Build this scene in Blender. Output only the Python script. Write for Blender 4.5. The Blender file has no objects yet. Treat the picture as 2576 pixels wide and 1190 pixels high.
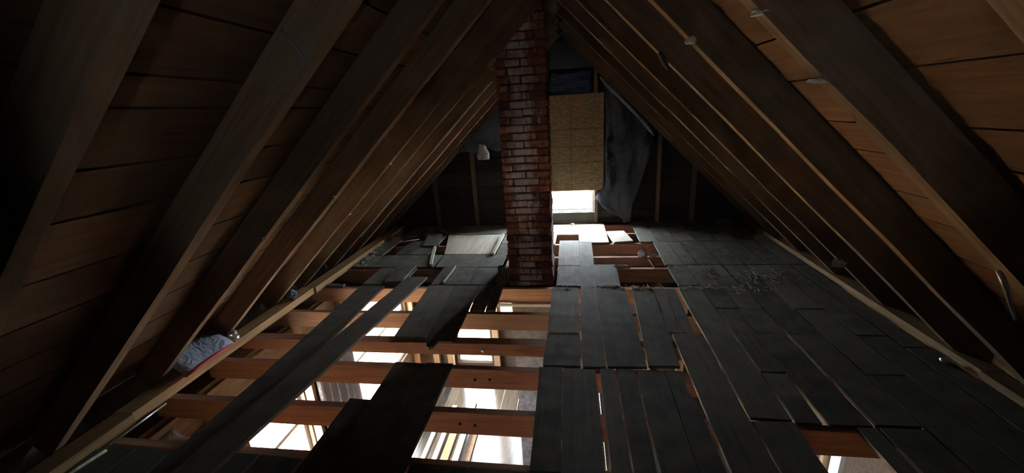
import bpy, bmesh, math, random
from mathutils import Vector, Matrix, noise

random.seed(7)
SC = bpy.context.scene
COL = SC.collection

# ------------------------------------------------------------------ camera
F_PX = 1018.8
PITCH, YAW, ROLL = (math.radians(a) for a in (17.06, 9.10, -3.68))
EYE = Vector((0, 0, 1.6))
cp, sp, cy, sy = math.cos(PITCH), math.sin(PITCH), math.cos(YAW), math.sin(YAW)
fwd = Vector((-sy * cp, cy * cp, -sp))
rgt = Vector((cy, sy, 0))
upv = rgt.cross(fwd)
rgt, upv = (math.cos(ROLL) * rgt + math.sin(ROLL) * upv), (-math.sin(ROLL) * rgt + math.cos(ROLL) * upv)
cam_data = bpy.data.cameras.new('camera')
cam_data.sensor_width = 36
cam_data.lens = F_PX / 2576 * 36
cam_data.clip_start = 0.02
cam = bpy.data.objects.new('camera', cam_data)
COL.objects.link(cam)
cam.matrix_world = Matrix(((rgt.x, upv.x, -fwd.x, EYE.x), (rgt.y, upv.y, -fwd.y, EYE.y), (rgt.z, upv.z, -fwd.z, EYE.z), (0, 0, 0, 1)))
SC.camera = cam

# ------------------------------------------------------------------ sky, exposure, daylight
SC.view_settings.view_transform = 'Standard'
SC.view_settings.look = 'None'
SC.view_settings.gamma = 1
SC.view_settings.use_curve_mapping = False
SC.view_settings.exposure = 4.38
world = bpy.data.worlds.new('overcast_sky')
SC.world = world
world.use_nodes = True
bg = world.node_tree.nodes['Background']
bg.inputs[0].default_value = (0.86, 0.93, 1.0, 1)
bg.inputs[1].default_value = 9.5
SC.cycles.max_bounces = 8
SC.cycles.diffuse_bounces = 5
SC.cycles.transparent_max_bounces = 12
SC.cycles.sample_clamp_indirect = 0.6
SC.cycles.caustics_reflective = False
SC.cycles.caustics_refractive = False


def portal(name, loc, rot, sx, sy_):
    """a sampling aid only: it lets the renderer find the sky through a window, it adds no light of its own"""
    d = bpy.data.lights.new(name, 'AREA')
    d.shape = 'RECTANGLE'
    d.size, d.size_y = sx, sy_
    d.cycles.is_portal = True
    o = bpy.data.objects.new(name, d)
    COL.objects.link(o)
    o.location = loc
    o.rotation_euler = rot
    return o


LOW = -2.7                      # the storey below
XL, XR, YB = -2.65, 2.35, 5.80  # inner faces of the walls
WIN_GABLE = (-0.34, 0.27, 0.17, 1.55)          # x0 x1 z0 z1
WIN_LEFT = [(3.85, 5.50, -2.00, -0.55), (2.34, 3.03, -1.80, -0.60)]   # y0 y1 z0 z1
WIN_BACK = [(-2.00, -1.40, -2.45, -0.45), (-1.235, -0.985, -1.70, -0.45), (-0.88, -0.70, -2.45, -0.45)]  # the middle opening is added for its glare on the lower floor
x0, x1, z0, z1 = WIN_GABLE
portal('gable_daylight', ((x0 + x1) / 2, 5.99, (z0 + z1) / 2), (math.radians(-90), 0, 0), x1 - x0, z1 - z0)
for y0, y1, z0, z1 in WIN_LEFT:
    portal('side_daylight', (-2.92, (y0 + y1) / 2, (z0 + z1) / 2), (0, math.radians(-90), 0), z1 - z0, y1 - y0)
for x0, x1, z0, z1 in WIN_BACK:
    portal('back_daylight', ((x0 + x1) / 2, 5.99, (z0 + z1) / 2), (math.radians(-90), 0, 0), x1 - x0, z1 - z0)

sun_d = bpy.data.lights.new('sun', 'SUN')
sun_d.energy = 14
sun_d.angle = math.radians(1.0)
sun_d.color = (1.0, 0.86, 0.68)
sun = bpy.data.objects.new('sun', sun_d)
COL.objects.link(sun)
sun.location = (-9, 1, 12)
sun.rotation_euler = Vector((0.67, 0.05, -0.74)).to_track_quat('-Z', 'Y').to_euler()

# the torch in the photographer's other hand: a soft wide beam from just behind and below the lens
ld = bpy.data.lights.new('torch_beam', 'SPOT')
ld.energy = 0.5
ld.color = (0.88, 0.96, 1.0)
ld.spot_size = math.radians(84)
ld.spot_blend = 0.35
ld.shadow_soft_size = 0.04
torch = bpy.data.objects.new('torch_beam', ld)
COL.objects.link(torch)
torch.location = (-0.08, -0.40, 1.42)
torch.rotation_euler = Vector((-0.06, 1.0, 0.02)).to_track_quat('-Z', 'Y').to_euler()


# ------------------------------------------------------------------ materials
def new_mat(name):
    m = bpy.data.materials.new(name)
    m.use_nodes = True
    nt = m.node_tree
    return m, nt, nt.nodes, nt.links, nt.nodes['Principled BSDF']


def ramp(nodes, stops):
    r = nodes.new('ShaderNodeValToRGB')
    e = r.color_ramp.elements
    while len(e) < len(stops):
        e.new(0.5)
    for k, (p, c) in enumerate(stops):
        e[k].position = p
        e[k].color = (*c, 1)
    return r


def wood(name, dark, mid, light, axis=0, rough=0.75, dust=None, dust_amt=0.5, bump=0.35, spec=0.25, dscale=3.5):
    m, nt, N, L, B = new_mat(name)
    tc = N.new('ShaderNodeTexCoord')
    oi = N.new('ShaderNodeObjectInfo')
    off = N.new('ShaderNodeVectorMath'); off.operation = 'SCALE'
    comb = N.new('ShaderNodeCombineXYZ')
    for i in range(3):
        L.new(oi.outputs['Random'], comb.inputs[i])
    L.new(comb.outputs[0], off.inputs[0]); off.inputs['Scale'].default_value = 37
    add = N.new('ShaderNodeVectorMath')
    L.new(tc.outputs['Object'], add.inputs[0]); L.new(off.outputs[0], add.inputs[1])
    mp = N.new('ShaderNodeMapping')
    s = [26, 26, 26]; s[axis] = 1.3
    mp.inputs['Scale'].default_value = s
    L.new(add.outputs[0], mp.inputs[0])
    n1 = N.new('ShaderNodeTexNoise'); n1.inputs['Scale'].default_value = 1.6; n1.inputs['Detail'].default_value = 6; n1.inputs['Roughness'].default_value = 0.65
    n1.inputs['Distortion'].default_value = 0.6
    L.new(mp.outputs[0], n1.inputs['Vector'])
    r = ramp(N, [(0.30, dark), (0.52, mid), (0.72, light)])
    L.new(n1.outputs[0], r.inputs[0])
    # board to board variation
    hv = N.new('ShaderNodeHueSaturation')
    mr = N.new('ShaderNodeMapRange'); mr.inputs['To Min'].default_value = 0.7; mr.inputs['To Max'].default_value = 1.3
    L.new(oi.outputs['Random'], mr.inputs[0]); L.new(mr.outputs[0], hv.inputs['Value'])
    L.new(r.outputs[0], hv.inputs['Color'])
    col = hv.outputs[0]
    n2 = N.new('ShaderNodeTexNoise'); n2.inputs['Scale'].default_value = dscale; n2.inputs['Detail'].default_value = 5
    L.new(add.outputs[0], n2.inputs['Vector'])
    if dust:
        dr = ramp(N, [(0.40, (0, 0, 0)), (0.66, (1, 1, 1))])
        L.new(n2.outputs[0], dr.inputs[0])
        mul = N.new('ShaderNodeMath'); mul.operation = 'MULTIPLY'; mul.inputs[1].default_value = dust_amt
        L.new(dr.outputs[0], mul.inputs[0])
        mx = N.new('ShaderNodeMix'); mx.data_type = 'RGBA'
        L.new(mul.outputs[0], mx.inputs['Factor']); L.new(col, mx.inputs['A']); mx.inputs['B'].default_value = (*dust, 1)
        col = mx.outputs['Result']
    L.new(col, B.inputs['Base Color'])
    B.inputs['Roughness'].default_value = rough
    B.inputs['Specular IOR Level'].default_value = spec
    bp = N.new('ShaderNodeBump'); bp.inputs['Strength'].default_value = bump; bp.inputs['Distance'].default_value = 0.004
    L.new(n1.outputs[0], bp.inputs['Height']); L.new(bp.outputs[0], B.inputs['Normal'])
    return m


def plain(name, c, rough=0.8, var=0.25, scale=6, spec=0.3, metal=0.0, bump=0.0):
    m, nt, N, L, B = new_mat(name)
    tc = N.new('ShaderNodeTexCoord')
    n = N.new('ShaderNodeTexNoise'); n.inputs['Scale'].default_value = scale; n.inputs['Detail'].default_value = 5
    L.new(tc.outputs['Object'], n.inputs['Vector'])
    r = ramp(N, [(0.3, tuple(v * (1 - var) for v in c)), (0.7, tuple(min(1, v * (1 + var)) for v in c))])
    L.new(n.outputs[0], r.inputs[0]); L.new(r.outputs[0], B.inputs['Base Color'])
    B.inputs['Roughness'].default_value = rough
    B.inputs['Specular IOR Level'].default_value = spec
    B.inputs['Metallic'].default_value = metal
    if bump:
        bp = N.new('ShaderNodeBump'); bp.inputs['Strength'].default_value = bump; bp.inputs['Distance'].default_value = 0.01
        L.new(n.outputs[0], bp.inputs['Height']); L.new(bp.outputs[0], B.inputs['Normal'])
    return m


M = {}
M['floor'] = wood('weathered_floorboard', (0.085, 0.082, 0.074), (0.108, 0.105, 0.095), (0.135, 0.13, 0.118), 1, 0.85, (0.19, 0.19, 0.155), 0.38, 0.15, 0.1, 9)
M['loose'] = wood('loose_board_wood', (0.08, 0.07, 0.06), (0.11, 0.098, 0.085), (0.15, 0.135, 0.12), 1, 0.85, (0.2, 0.19, 0.17), 0.35)
M['ply'] = wood('pale_sheet_wood', (0.26, 0.24, 0.18), (0.36, 0.34, 0.27), (0.44, 0.42, 0.34), 1, 0.8, (0.36, 0.36, 0.32), 0.4)
M['joist'] = wood('joist_pine', (0.27, 0.15, 0.10), (0.38, 0.225, 0.155), (0.46, 0.295, 0.21), 0, 0.8)
M['rafter'] = wood('rafter_timber', (0.135, 0.08, 0.046), (0.20, 0.122, 0.073), (0.26, 0.165, 0.105), 0, 0.85, (0.225, 0.185, 0.14), 0.4, 0.2, 0.12)
M['roof'] = wood('roof_board_pine', (0.10, 0.05, 0.026), (0.145, 0.076, 0.042), (0.185, 0.10, 0.056), 1, 0.88, (0.125, 0.09, 0.065), 0.3, 0.2, 0.12)
M['plate'] = wood('plate_timber', (0.22, 0.13, 0.06), (0.32, 0.20, 0.10), (0.38, 0.26, 0.14), 1, 0.8)
M['plate_shade'] = wood('plate_shaded_timber', (0.14, 0.09, 0.045), (0.21, 0.14, 0.075), (0.28, 0.19, 0.10), 1, 0.8)  # plate wood darkened to put the right eave's shade into its colour
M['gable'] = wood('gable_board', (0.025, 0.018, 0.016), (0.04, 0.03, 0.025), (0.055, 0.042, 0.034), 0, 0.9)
M['stud'] = wood('stud_timber', (0.13, 0.09, 0.06), (0.2, 0.145, 0.1), (0.27, 0.2, 0.15), 2, 0.8)
M['lowstud'] = wood('room_stud_pine', (0.30, 0.18, 0.10), (0.42, 0.27, 0.15), (0.5, 0.35, 0.2), 2, 0.7)
M['lowwall'] = wood('room_wall_board', (0.12, 0.08, 0.05), (0.18, 0.125, 0.08), (0.23, 0.165, 0.11), 1, 0.8)
M['lowback'] = wood('room_back_board', (0.05, 0.033, 0.024), (0.075, 0.05, 0.036), (0.105, 0.075, 0.052), 0, 0.85)
M['lowfloor'] = wood('room_floor_board', (0.035, 0.03, 0.026), (0.05, 0.044, 0.04), (0.065, 0.06, 0.054), 1, 0.16, None, 0, 0.05, 0.9)
M['white'] = plain('white_paint', (0.72, 0.72, 0.70), 0.5, 0.08)
M['sash'] = plain('weathered_white_paint', (0.5, 0.52, 0.52), 0.6, 0.2, 12)
M['tar'] = plain('tar_paper', (0.015, 0.014, 0.013), 0.95, 0.3)
M['ground'] = plain('dry_sandy_ground', (0.55, 0.38, 0.22), 0.95, 0.3, 3)
M['mortar'] = plain('old_mortar', (0.09, 0.08, 0.075), 0.95, 0.4, 20, 0.1, 0, 0.5)
M['metal'] = plain('dull_metal', (0.55, 0.57, 0.6), 0.35, 0.15, 10, 0.5, 0.9)
M['cable'] = plain('cable_sheath', (0.55, 0.55, 0.53), 0.5, 0.1)
M['lint'] = plain('dusty_fibre', (0.5, 0.5, 0.44), 0.95, 0.3, 30)
M['straw'] = plain('dry_straw', (0.42, 0.40, 0.27), 0.95, 0.35, 30)
M['red'] = plain('red_facing', (0.55, 0.08, 0.09), 0.5, 0.2)
M['chalk'] = plain('blue_chalk', (0.16, 0.26, 0.36), 0.9, 0.2)
M['plaster'] = plain('dusty_plaster', (0.16, 0.12, 0.11), 0.95, 0.3, 5)
M['dark'] = plain('dark_cloth', (0.05, 0.05, 0.05), 0.9, 0.3)


def brick_mat():
    m, nt, N, L, B = new_mat('old_brick')
    oi = N.new('ShaderNodeObjectInfo'); ge = N.new('ShaderNodeNewGeometry')
    r = ramp(N, [(0.0, (0.11, 0.045, 0.04)), (0.35, (0.21, 0.07, 0.055)), (0.65, (0.27, 0.095, 0.07)), (1.0, (0.32, 0.16, 0.10))])
    L.new(oi.outputs['Random'], r.inputs[0])
    n = N.new('ShaderNodeTexNoise'); n.inputs['Scale'].default_value = 28; n.inputs['Detail'].default_value = 6
    L.new(ge.outputs['Position'], n.inputs['Vector'])
    sh = ramp(N, [(0.3, (0.55, 0.55, 0.55)), (0.7, (1.15, 1.15, 1.15))])
    L.new(n.outputs[0], sh.inputs[0])
    mm = N.new('ShaderNodeMix'); mm.data_type = 'RGBA'; mm.blend_type = 'MULTIPLY'; mm.inputs['Factor'].default_value = 1
    L.new(r.outputs[0], mm.inputs['A']); L.new(sh.outputs[0], mm.inputs['B'])
    # lime bloom that ran down the middle of the stack
    sx = N.new('ShaderNodeSeparateXYZ'); L.new(ge.outputs['Position'], sx.inputs[0])
    n3 = N.new('ShaderNodeTexNoise'); n3.inputs['Scale'].default_value = 12; n3.inputs['Detail'].default_value = 6; n3.inputs['Roughness'].default_value = 0.7
    mp = N.new('ShaderNodeMapping'); mp.inputs['Scale'].default_value = (1.6, 1.6, 0.55)
    L.new(ge.outputs['Position'], mp.inputs[0]); L.new(mp.outputs[0], n3.inputs['Vector'])
    ax = N.new('ShaderNodeMath'); ax.operation = 'ADD'; ax.inputs[1].default_value = 0.47
    L.new(sx.outputs['X'], ax.inputs[0])
    ab = N.new('ShaderNodeMath'); ab.operation = 'ABSOLUTE'; L.new(ax.outputs[0], ab.inputs[0])
    mr = N.new('ShaderNodeMapRange'); mr.inputs['From Min'].default_value = 0.04; mr.inputs['From Max'].default_value = 0.20
    mr.inputs['To Min'].default_value = 0.17; mr.inputs['To Max'].default_value = -0.20
    L.new(ab.outputs[0], mr.inputs[0])
    s1 = N.new('ShaderNodeMath'); s1.operation = 'ADD'
    L.new(n3.outputs[0], s1.inputs[0]); L.new(mr.outputs[0], s1.inputs[1])
    # each brick took it up differently
    rr = N.new('ShaderNodeMath'); rr.operation = 'MULTIPLY_ADD'; rr.inputs[1].default_value = 0.18; rr.inputs[2].default_value = -0.10
    fr = N.new('ShaderNodeMath'); fr.operation = 'FRACT'
    m7 = N.new('ShaderNodeMath'); m7.operation = 'MULTIPLY'; m7.inputs[1].default_value = 7.31
    L.new(oi.outputs['Random'], m7.inputs[0]); L.new(m7.outputs[0], fr.inputs[0]); L.new(fr.outputs[0], rr.inputs[0])
    s2 = N.new('ShaderNodeMath'); s2.operation = 'ADD'
    L.new(s1.outputs[0], s2.inputs[0]); L.new(rr.outputs[0], s2.inputs[1])
    br = ramp(N, [(0.44, (0, 0, 0)), (0.70, (0.9, 0.9, 0.9))])
    L.new(s2.outputs[0], br.inputs[0])
    mx = N.new('ShaderNodeMix'); mx.data_type = 'RGBA'
    L.new(br.outputs[0], mx.inputs['Factor']); L.new(mm.outputs['Result'], mx.inputs['A'])
    mx.inputs['B'].default_value = (0.58, 0.52, 0.55, 1)
    L.new(mx.outputs['Result'], B.inputs['Base Color'])
    B.inputs['Roughness'].default_value = 0.9
    B.inputs['Specular IOR Level'].default_value = 0.15
    bp = N.new('ShaderNodeBump'); bp.inputs['Strength'].default_value = 0.5; bp.inputs['Distance'].default_value = 0.006
    L.new(n.outputs[0], bp.inputs['Height']); L.new(bp.outputs[0], B.inputs['Normal'])
    return m


def osb_mat():
    m, nt, N, L, B = new_mat('strand_board')
    tc = N.new('ShaderNodeTexCoord')
    v = N.new('ShaderNodeTexVoronoi'); v.inputs['Scale'].default_value = 1
    mp = N.new('ShaderNodeMapping'); mp.inputs['Scale'].default_value = (26, 1, 70); mp.inputs['Rotation'].default_value = (0, 0.35, 0)
    n0 = N.new('ShaderNodeTexNoise'); n0.inputs['Scale'].default_value = 5
    L.new(tc.outputs['Object'], n0.inputs['Vector'])
    av = N.new('ShaderNodeVectorMath'); av.operation = 'MULTIPLY_ADD'; av.inputs[1].default_value = (0.07, 0.07, 0.07)
    L.new(n0.outputs['Color'], av.inputs[0]); L.new(tc.outputs['Object'], av.inputs[2])
    L.new(av.outputs[0], mp.inputs[0]); L.new(mp.outputs[0], v.inputs['Vector'])
    r = ramp(N, [(0.0, (0.20, 0.135, 0.06)), (0.5, (0.33, 0.24, 0.12)), (1.0, (0.45, 0.35, 0.19))])
    L.new(v.outputs['Color'], r.inputs[0])
    # printed nailing lines
    sx = N.new('ShaderNodeSeparateXYZ'); L.new(tc.outputs['Object'], sx.inputs[0])
    tot = None
    for axis, pos, w in (('Z', 0.20, 0.006), ('Z', -0.03, 0.0045), ('Z', -0.245, 0.005), ('X', -0.07, 0.004)):
        a = N.new('ShaderNodeMath'); a.operation = 'COMPARE'; a.inputs[1].default_value = pos; a.inputs[2].default_value = w
        L.new(sx.outputs[axis], a.inputs[0])
        if tot is None:
            tot = a
        else:
            b = N.new('ShaderNodeMath'); b.operation = 'MAXIMUM'
            L.new(tot.outputs[0], b.inputs[0]); L.new(a.outputs[0], b.inputs[1]); tot = b
    k = N.new('ShaderNodeMath'); k.operation = 'MULTIPLY'; k.inputs[1].default_value = 0.62; L.new(tot.outputs[0], k.inputs[0])
    mx = N.new('ShaderNodeMix'); mx.data_type = 'RGBA'
    L.new(k.outputs[0], mx.inputs['Factor']); L.new(r.outputs[0], mx.inputs['A']); mx.inputs['B'].default_value = (0.05, 0.035, 0.02, 1)
    L.new(mx.outputs['Result'], B.inputs['Base Color'])
    B.inputs['Roughness'].default_value = 0.65
    bp = N.new('ShaderNodeBump'); bp.inputs['Strength'].default_value = 0.3; bp.inputs['Distance'].default_value = 0.003
    L.new(v.outputs['Distance'], bp.inputs['Height']); L.new(bp.outputs[0], B.inputs['Normal'])
    return m


def plastic_mat(name, c, rough=0.3, see=0.25, transl=0.35):
    m, nt, N, L, B = new_mat(name)
    out = nt.nodes['Material Output']
    B.inputs['Base Color'].default_value = (*c, 1); B.inputs['Roughness'].default_value = rough
    B.inputs['Specular IOR Level'].default_value = 0.6
    tc = N.new('ShaderNodeTexCoord')
    n = N.new('ShaderNodeTexNoise'); n.inputs['Scale'].default_value = 14; n.inputs['Detail'].default_value = 6; n.inputs['Distortion'].default_value = 2.0
    L.new(tc.outputs['Object'], n.inputs['Vector'])
    bp = N.new('ShaderNodeBump'); bp.inputs['Strength'].default_value = 0.8; bp.inputs['Distance'].default_value = 0.03
    L.new(n.outputs[0], bp.inputs['Height']); L.new(bp.outputs[0], B.inputs['Normal'])
    tl = N.new('ShaderNodeBsdfTranslucent'); tl.inputs[0].default_value = (*c, 1)
    tr = N.new('ShaderNodeBsdfTransparent')
    m1 = N.new('ShaderNodeMixShader'); m1.inputs[0].default_value = transl
    L.new(B.outputs[0], m1.inputs[1]); L.new(tl.outputs[0], m1.inputs[2])
    m2 = N.new('ShaderNodeMixShader'); m2.inputs[0].default_value = see
    L.new(m1.outputs[0], m2.inputs[1]); L.new(tr.outputs[0], m2.inputs[2])
    L.new(m2.outputs[0], out.inputs[0])
    return m


def glass_mat(name, tint, gloss):
    m, nt, N, L, B = new_mat(name)
    out = nt.nodes['Material Output']
    tr = N.new('ShaderNodeBsdfTransparent'); tr.inputs[0].default_value = (*tint, 1)
    gl = N.new('ShaderNodeBsdfGlossy'); gl.inputs['Roughness'].default_value = 0.05
    mx = N.new('ShaderNodeMixShader'); mx.inputs[0].default_value = gloss
    L.new(tr.outputs[0], mx.inputs[1]); L.new(gl.outputs[0], mx.inputs[2]); L.new(mx.outputs[0], out.inputs[0])
    return m


M['brick'] = brick_mat()
M['osb'] = osb_mat()
M['film'] = plastic_mat('clear_plastic_film', (0.13, 0.15, 0.19), 0.28, 0.10)
M['tarp'] = plastic_mat('blue_tarp', (0.08, 0.115, 0.24), 0.22, 0.0, 0.2)
M['batt'] = plastic_mat('blue_grey_wrap', (0.42, 0.47, 0.58), 0.35, 0.0, 0.2)
M['drape'] = plastic_mat('white_drape', (0.62, 0.60, 0.64), 0.6, 0.0, 0.4)
M['glass'] = glass_mat('window_glass', (0.98, 0.99, 0.99), 0.03)
M['dim_glass'] = glass_mat('dimmed_window_glass', (0.34, 0.34, 0.335), 0.04)  # pane tint darkened to cut daylight entering the room below


# ------------------------------------------------------------------ helpers
def mesh(name, verts, faces, mat, smooth=False):
    me = bpy.data.meshes.new(name)
    me.from_pydata(verts, [], faces)
    bm_ = bmesh.new(); bm_.from_mesh(me)
    bmesh.ops.recalc_face_normals(bm_, faces=bm_.faces)
    bm_.to_mesh(me); bm_.free()
    me.materials.append(mat)
    if smooth:
        me.polygons.foreach_set('use_smooth', [True] * len(me.polygons))
    me.update()
    return me


def link(name, me, parent=None, loc=(0, 0, 0), rot=None):
    o = bpy.data.objects.new(name, me)
    COL.objects.link(o)
    if parent is not None:
        o.parent = parent
    o.location = loc
    if rot is not None:
        o.rotation_euler = rot
    return o


def empty(name, loc=(0, 0, 0)):
    o = bpy.data.objects.new(name, None)
    o.empty_display_size = 0.1
    COL.objects.link(o)
    o.location = loc
    return o


def tag(o, label, cat, group=None, kind=None):
    o['label'] = label
    o['category'] = cat
    if group:
        o['group'] = group
    if kind:
        o['kind'] = kind
    return o


def struct(o, label=None):
    o['kind'] = 'structure'
    if label:
        o['label'] = label
    return o


def boxdata(a, b, verts, faces):
    n = len(verts)
    (ax, ay, az), (bx, by, bz) = a, b
    verts += [(ax, ay, az), (bx, ay, az), (bx, by, az), (ax, by, az), (ax, ay, bz), (bx, ay, bz), (bx, by, bz), (ax, by, bz)]
    faces += [tuple(n + i for i in f) for f in ((3, 2, 1, 0), (4, 5, 6, 7), (0, 1, 5, 4), (1, 2, 6, 5), (2, 3, 7, 6), (3, 0, 4, 7))]


def box(name, a, b, mat, parent=None):
    c = [(a[i] + b[i]) / 2 for i in range(3)]
    v, f = [], []
    boxdata([a[i] - c[i] for i in range(3)], [b[i] - c[i] for i in range(3)], v, f)
    return link(name, mesh(name, v, f, mat), parent, c)


def boxes(name, lst, mat, parent=None):
    v, f = [], []
    for a, b in lst:
        boxdata(a, b, v, f)
    return link(name, mesh(name, v, f, mat), parent)


def board_mesh(name, length, wn, wf, t, mat, n=6, jit=0.003, warp=0.003, axis='Y', skew=0.0, end=0.006):
    """a plank along local Y (or X), centred; width wn at the near end and wf at the far end, slightly wavy sides and ragged ends"""
    verts, faces = [], []
    for i in range(n + 1):
        u = i / n
        y = (u - 0.5) * length
        w = wn + (wf - wn) * u
        zc = warp * random.uniform(-1, 1)
        dx = skew * (u - 0.5)
        xl = -w / 2 + dx + random.uniform(-jit, jit) * 0.6
        xr = w / 2 + dx + random.uniform(-jit, jit) * 0.6
        el = random.uniform(-end, end) if i in (0, n) else 0
        er = random.uniform(-end, end) if i in (0, n) else 0
        for (x, yy, z) in ((xl, y + el, -t), (xr, y + er, -t), (xr, y + er, zc), (xl, y + el, zc + random.uniform(-warp, warp) * 0.4)):
            verts.append((x, yy, z) if axis == 'Y' else (yy, -x, z))
    for i in range(n):
        a, b = 4 * i, 4 * (i + 1)
        for k in range(4):
            k2 = (k + 1) % 4
            faces.append((a + k, a + k2, b + k2, b + k))
    faces.append((3, 2, 1, 0))
    e = 4 * n
    faces.append((e, e + 1, e + 2, e + 3))
    return mesh(name, verts, faces, mat)


def poly_board(name, pts, t, mat, parent=None, z=0.0):
    """flat plank from an outline in plan"""
    cx = sum(p[0] for p in pts) / len(pts); cyy = sum(p[1] for p in pts) / len(pts)
    n = len(pts)
    v = [(x - cx, y - cyy, 0) for x, y in pts] + [(x - cx, y - cyy, -t) for x, y in pts]
    area = sum(pts[i][0] * pts[(i + 1) % n][1] - pts[(i + 1) % n][0] * pts[i][1] for i in range(n))
    ring = list(range(n)) if area > 0 else list(range(n))[::-1]
    f = [tuple(ring), tuple(i + n for i in ring[::-1])]
    for k in range(n):
        a, b = ring[k], ring[(k + 1) % n]
        f.append((a, a + n, b + n, b))
    return link(name, mesh(name, v, f, mat), parent, (cx, cyy, z))


def tube(name, pts, r, mat, parent=None, seg=6, closed_ends=True):
    verts, faces = [], []
    P = [Vector(p) for p in pts]
    o = P[0].copy()
    for i, p in enumerate(P):
        d = (P[min(i + 1, len(P) - 1)] - P[max(i - 1, 0)]).normalized()
        a = d.cross(Vector((0.31, 0.17, 0.93))).normalized()
        b = d.cross(a)
        rr = r[i] if isinstance(r, (list, tuple)) else r
        for k in range(seg):
            t = 2 * math.pi * k / seg
            verts.append(tuple(p - o + rr * (math.cos(t) * a + math.sin(t) * b)))
    for i in range(len(P) - 1):
        for k in range(seg):
            k2 = (k + 1) % seg
            faces.append((i * seg + k, i * seg + k2, (i + 1) * seg + k2, (i + 1) * seg + k))
    faces.append(tuple(range(seg))[::-1])
    faces.append(tuple((len(P) - 1) * seg + k for k in range(seg)))
    return link(name, mesh(name, verts, faces, mat, True), parent, tuple(o))


def sheet(name, grid, thick, mat, parent=None):
    """a thin crumpled sheet through a grid of points grid[row][col]"""
    R, C = len(grid), len(grid[0])
    o = Vector(grid[0][0])
    verts = [tuple(Vector(p) - o) for row in grid for p in row]
    faces = [(i * C + j, i * C + j + 1, (i + 1) * C + j + 1, (i + 1) * C + j) for i in range(R - 1) for j in range(C - 1)]
    me = mesh(name, verts, faces, mat, True)
    ob = link(name, me, parent, tuple(o))
    sm = ob.modifiers.new('thickness', 'SOLIDIFY')
    sm.thickness = thick
    return ob


def crumple(name, loc, size, mat, seed=0, parent=None, amp=0.45, sub=3):
    """a crumpled lump"""
    bm = bmesh.new()
    bmesh.ops.create_icosphere(bm, subdivisions=sub, radius=1)
    for v in bm.verts:
        n = noise.noise(v.co * 1.6 + Vector((seed * 3.1, 0, 0))) + 0.5 * noise.noise(v.co * 4.3 + Vector((0, seed * 5.7, 0)))
        v.co *= 1 + amp * n
        v.co = Vector((v.co.x * size[0], v.co.y * size[1], max(v.co.z, -0.6) * size[2]))
    me = bpy.data.meshes.new(name)
    bm.to_mesh(me); bm.free()
    me.materials.append(mat)
    zmin = min(v.co.z for v in me.vertices)
    return link(name, me, parent, (loc[0], loc[1], loc[2] - zmin))


# ------------------------------------------------------------------ roof
AL, AR = math.radians(43.18), math.radians(45.12)
RX, RZ = -0.129, 2.472            # where the undersides of the two rafter slopes meet
DEPTH, THICK = 0.14, 0.056
Y_REAR = -1.6
ceiling = struct(empty('ceiling', (RX, 2, RZ)), 'dark timber roof of bare rafters under wide pine boards')
Z = Vector((0, 0, 1))


def slope_frame(side):
    a = AL if side < 0 else AR
    along = Vector((side * math.cos(a), 0, -math.sin(a)))      # down the slope
    nrm = Vector((side * math.sin(a), 0, math.cos(a)))         # outward
    return along, nrm


def slope_pt(side, s, n, y):
    along, nrm = slope_frame(side)
    return Vector((RX, 0, RZ)) + along * s + nrm * n + Vector((0, y, 0))


def rafter_mesh(name, length, mat, seed):
    rnd = random.Random(seed)
    n = 10
    verts, faces = [], []
    for i in range(n + 1):
        x = length * i / n
        j = [rnd.uniform(-0.004, 0.004) for _ in range(4)]
        verts += [(x, 0 + j[0], 0 + j[1]), (x, THICK + j[2], 0 + j[1] * 0.5), (x, THICK + j[3], DEPTH), (x, 0, DEPTH)]
    for i in range(n):
        a, b = 4 * i, 4 * i + 4
        for k in range(4):
            k2 = (k + 1) % 4
            faces.append((a + k, b + k, b + k2, a + k2))
    faces.append((0, 1, 2, 3)); e = 4 * n
    faces.append((e + 3, e + 2, e + 1, e))
    return mesh(name, verts, faces, mat)


RAFT_Y = {-1: [-1.55, -1.0, -0.43, 0.155, 0.735, 1.333, 1.894, 2.423, 2.997, 3.44, 4.0, 4.55, 5.10, 5.62],
          1: [-1.55, -1.0, -0.43, 0.15, 0.73, 1.318, 1.944, 2.502, 3.10, 3.693, 4.30, 4.90, 5.50]}
raft_meshes = [rafter_mesh('rafter', 3.62, M['rafter'], s) for s in range(4)]
short_rafter = rafter_mesh('rafter', 2.84, M['rafter'], 17)
for side in (-1, 1):
    along, nrm = slope_frame(side)
    for k, y in enumerate(RAFT_Y[side]):
        cut = side < 0 and 3.8 < y < 4.3          # stops short beside the chimney
        p = slope_pt(side, 0.78 if cut else 0.0, 0, y)
        o = link('rafter', short_rafter if cut else raft_meshes[k % 4], ceiling)
        xa = along; za = nrm; ya = za.cross(xa)
        # keep local Y pointing to +Y world by mirroring the start for the other slope
        if ya.y < 0:
            p = p + Vector((0, THICK, 0))
        mw = Matrix(((xa.x, ya.x, za.x, p.x), (xa.y, ya.y, za.y, p.y), (xa.z, ya.z, za.z, p.z), (0, 0, 0, 1)))
        o.matrix_parent_inverse = Matrix.Translation((-RX, -2, -RZ))
        o.matrix_basis = mw

ROWS = {-1: [-0.12, 0.10, 0.30, 0.53, 0.78, 1.0, 1.205, 1.318, 1.545, 1.765, 2.06, 2.33, 2.60, 2.86, 3.12, 3.38, 3.70],
        1: [-0.12, 0.10, 0.33, 0.58, 0.83, 1.095, 1.303, 1.537, 1.706, 1.963, 2.138, 2.40, 2.66, 2.90, 3.16, 3.40, 3.70]}


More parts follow.
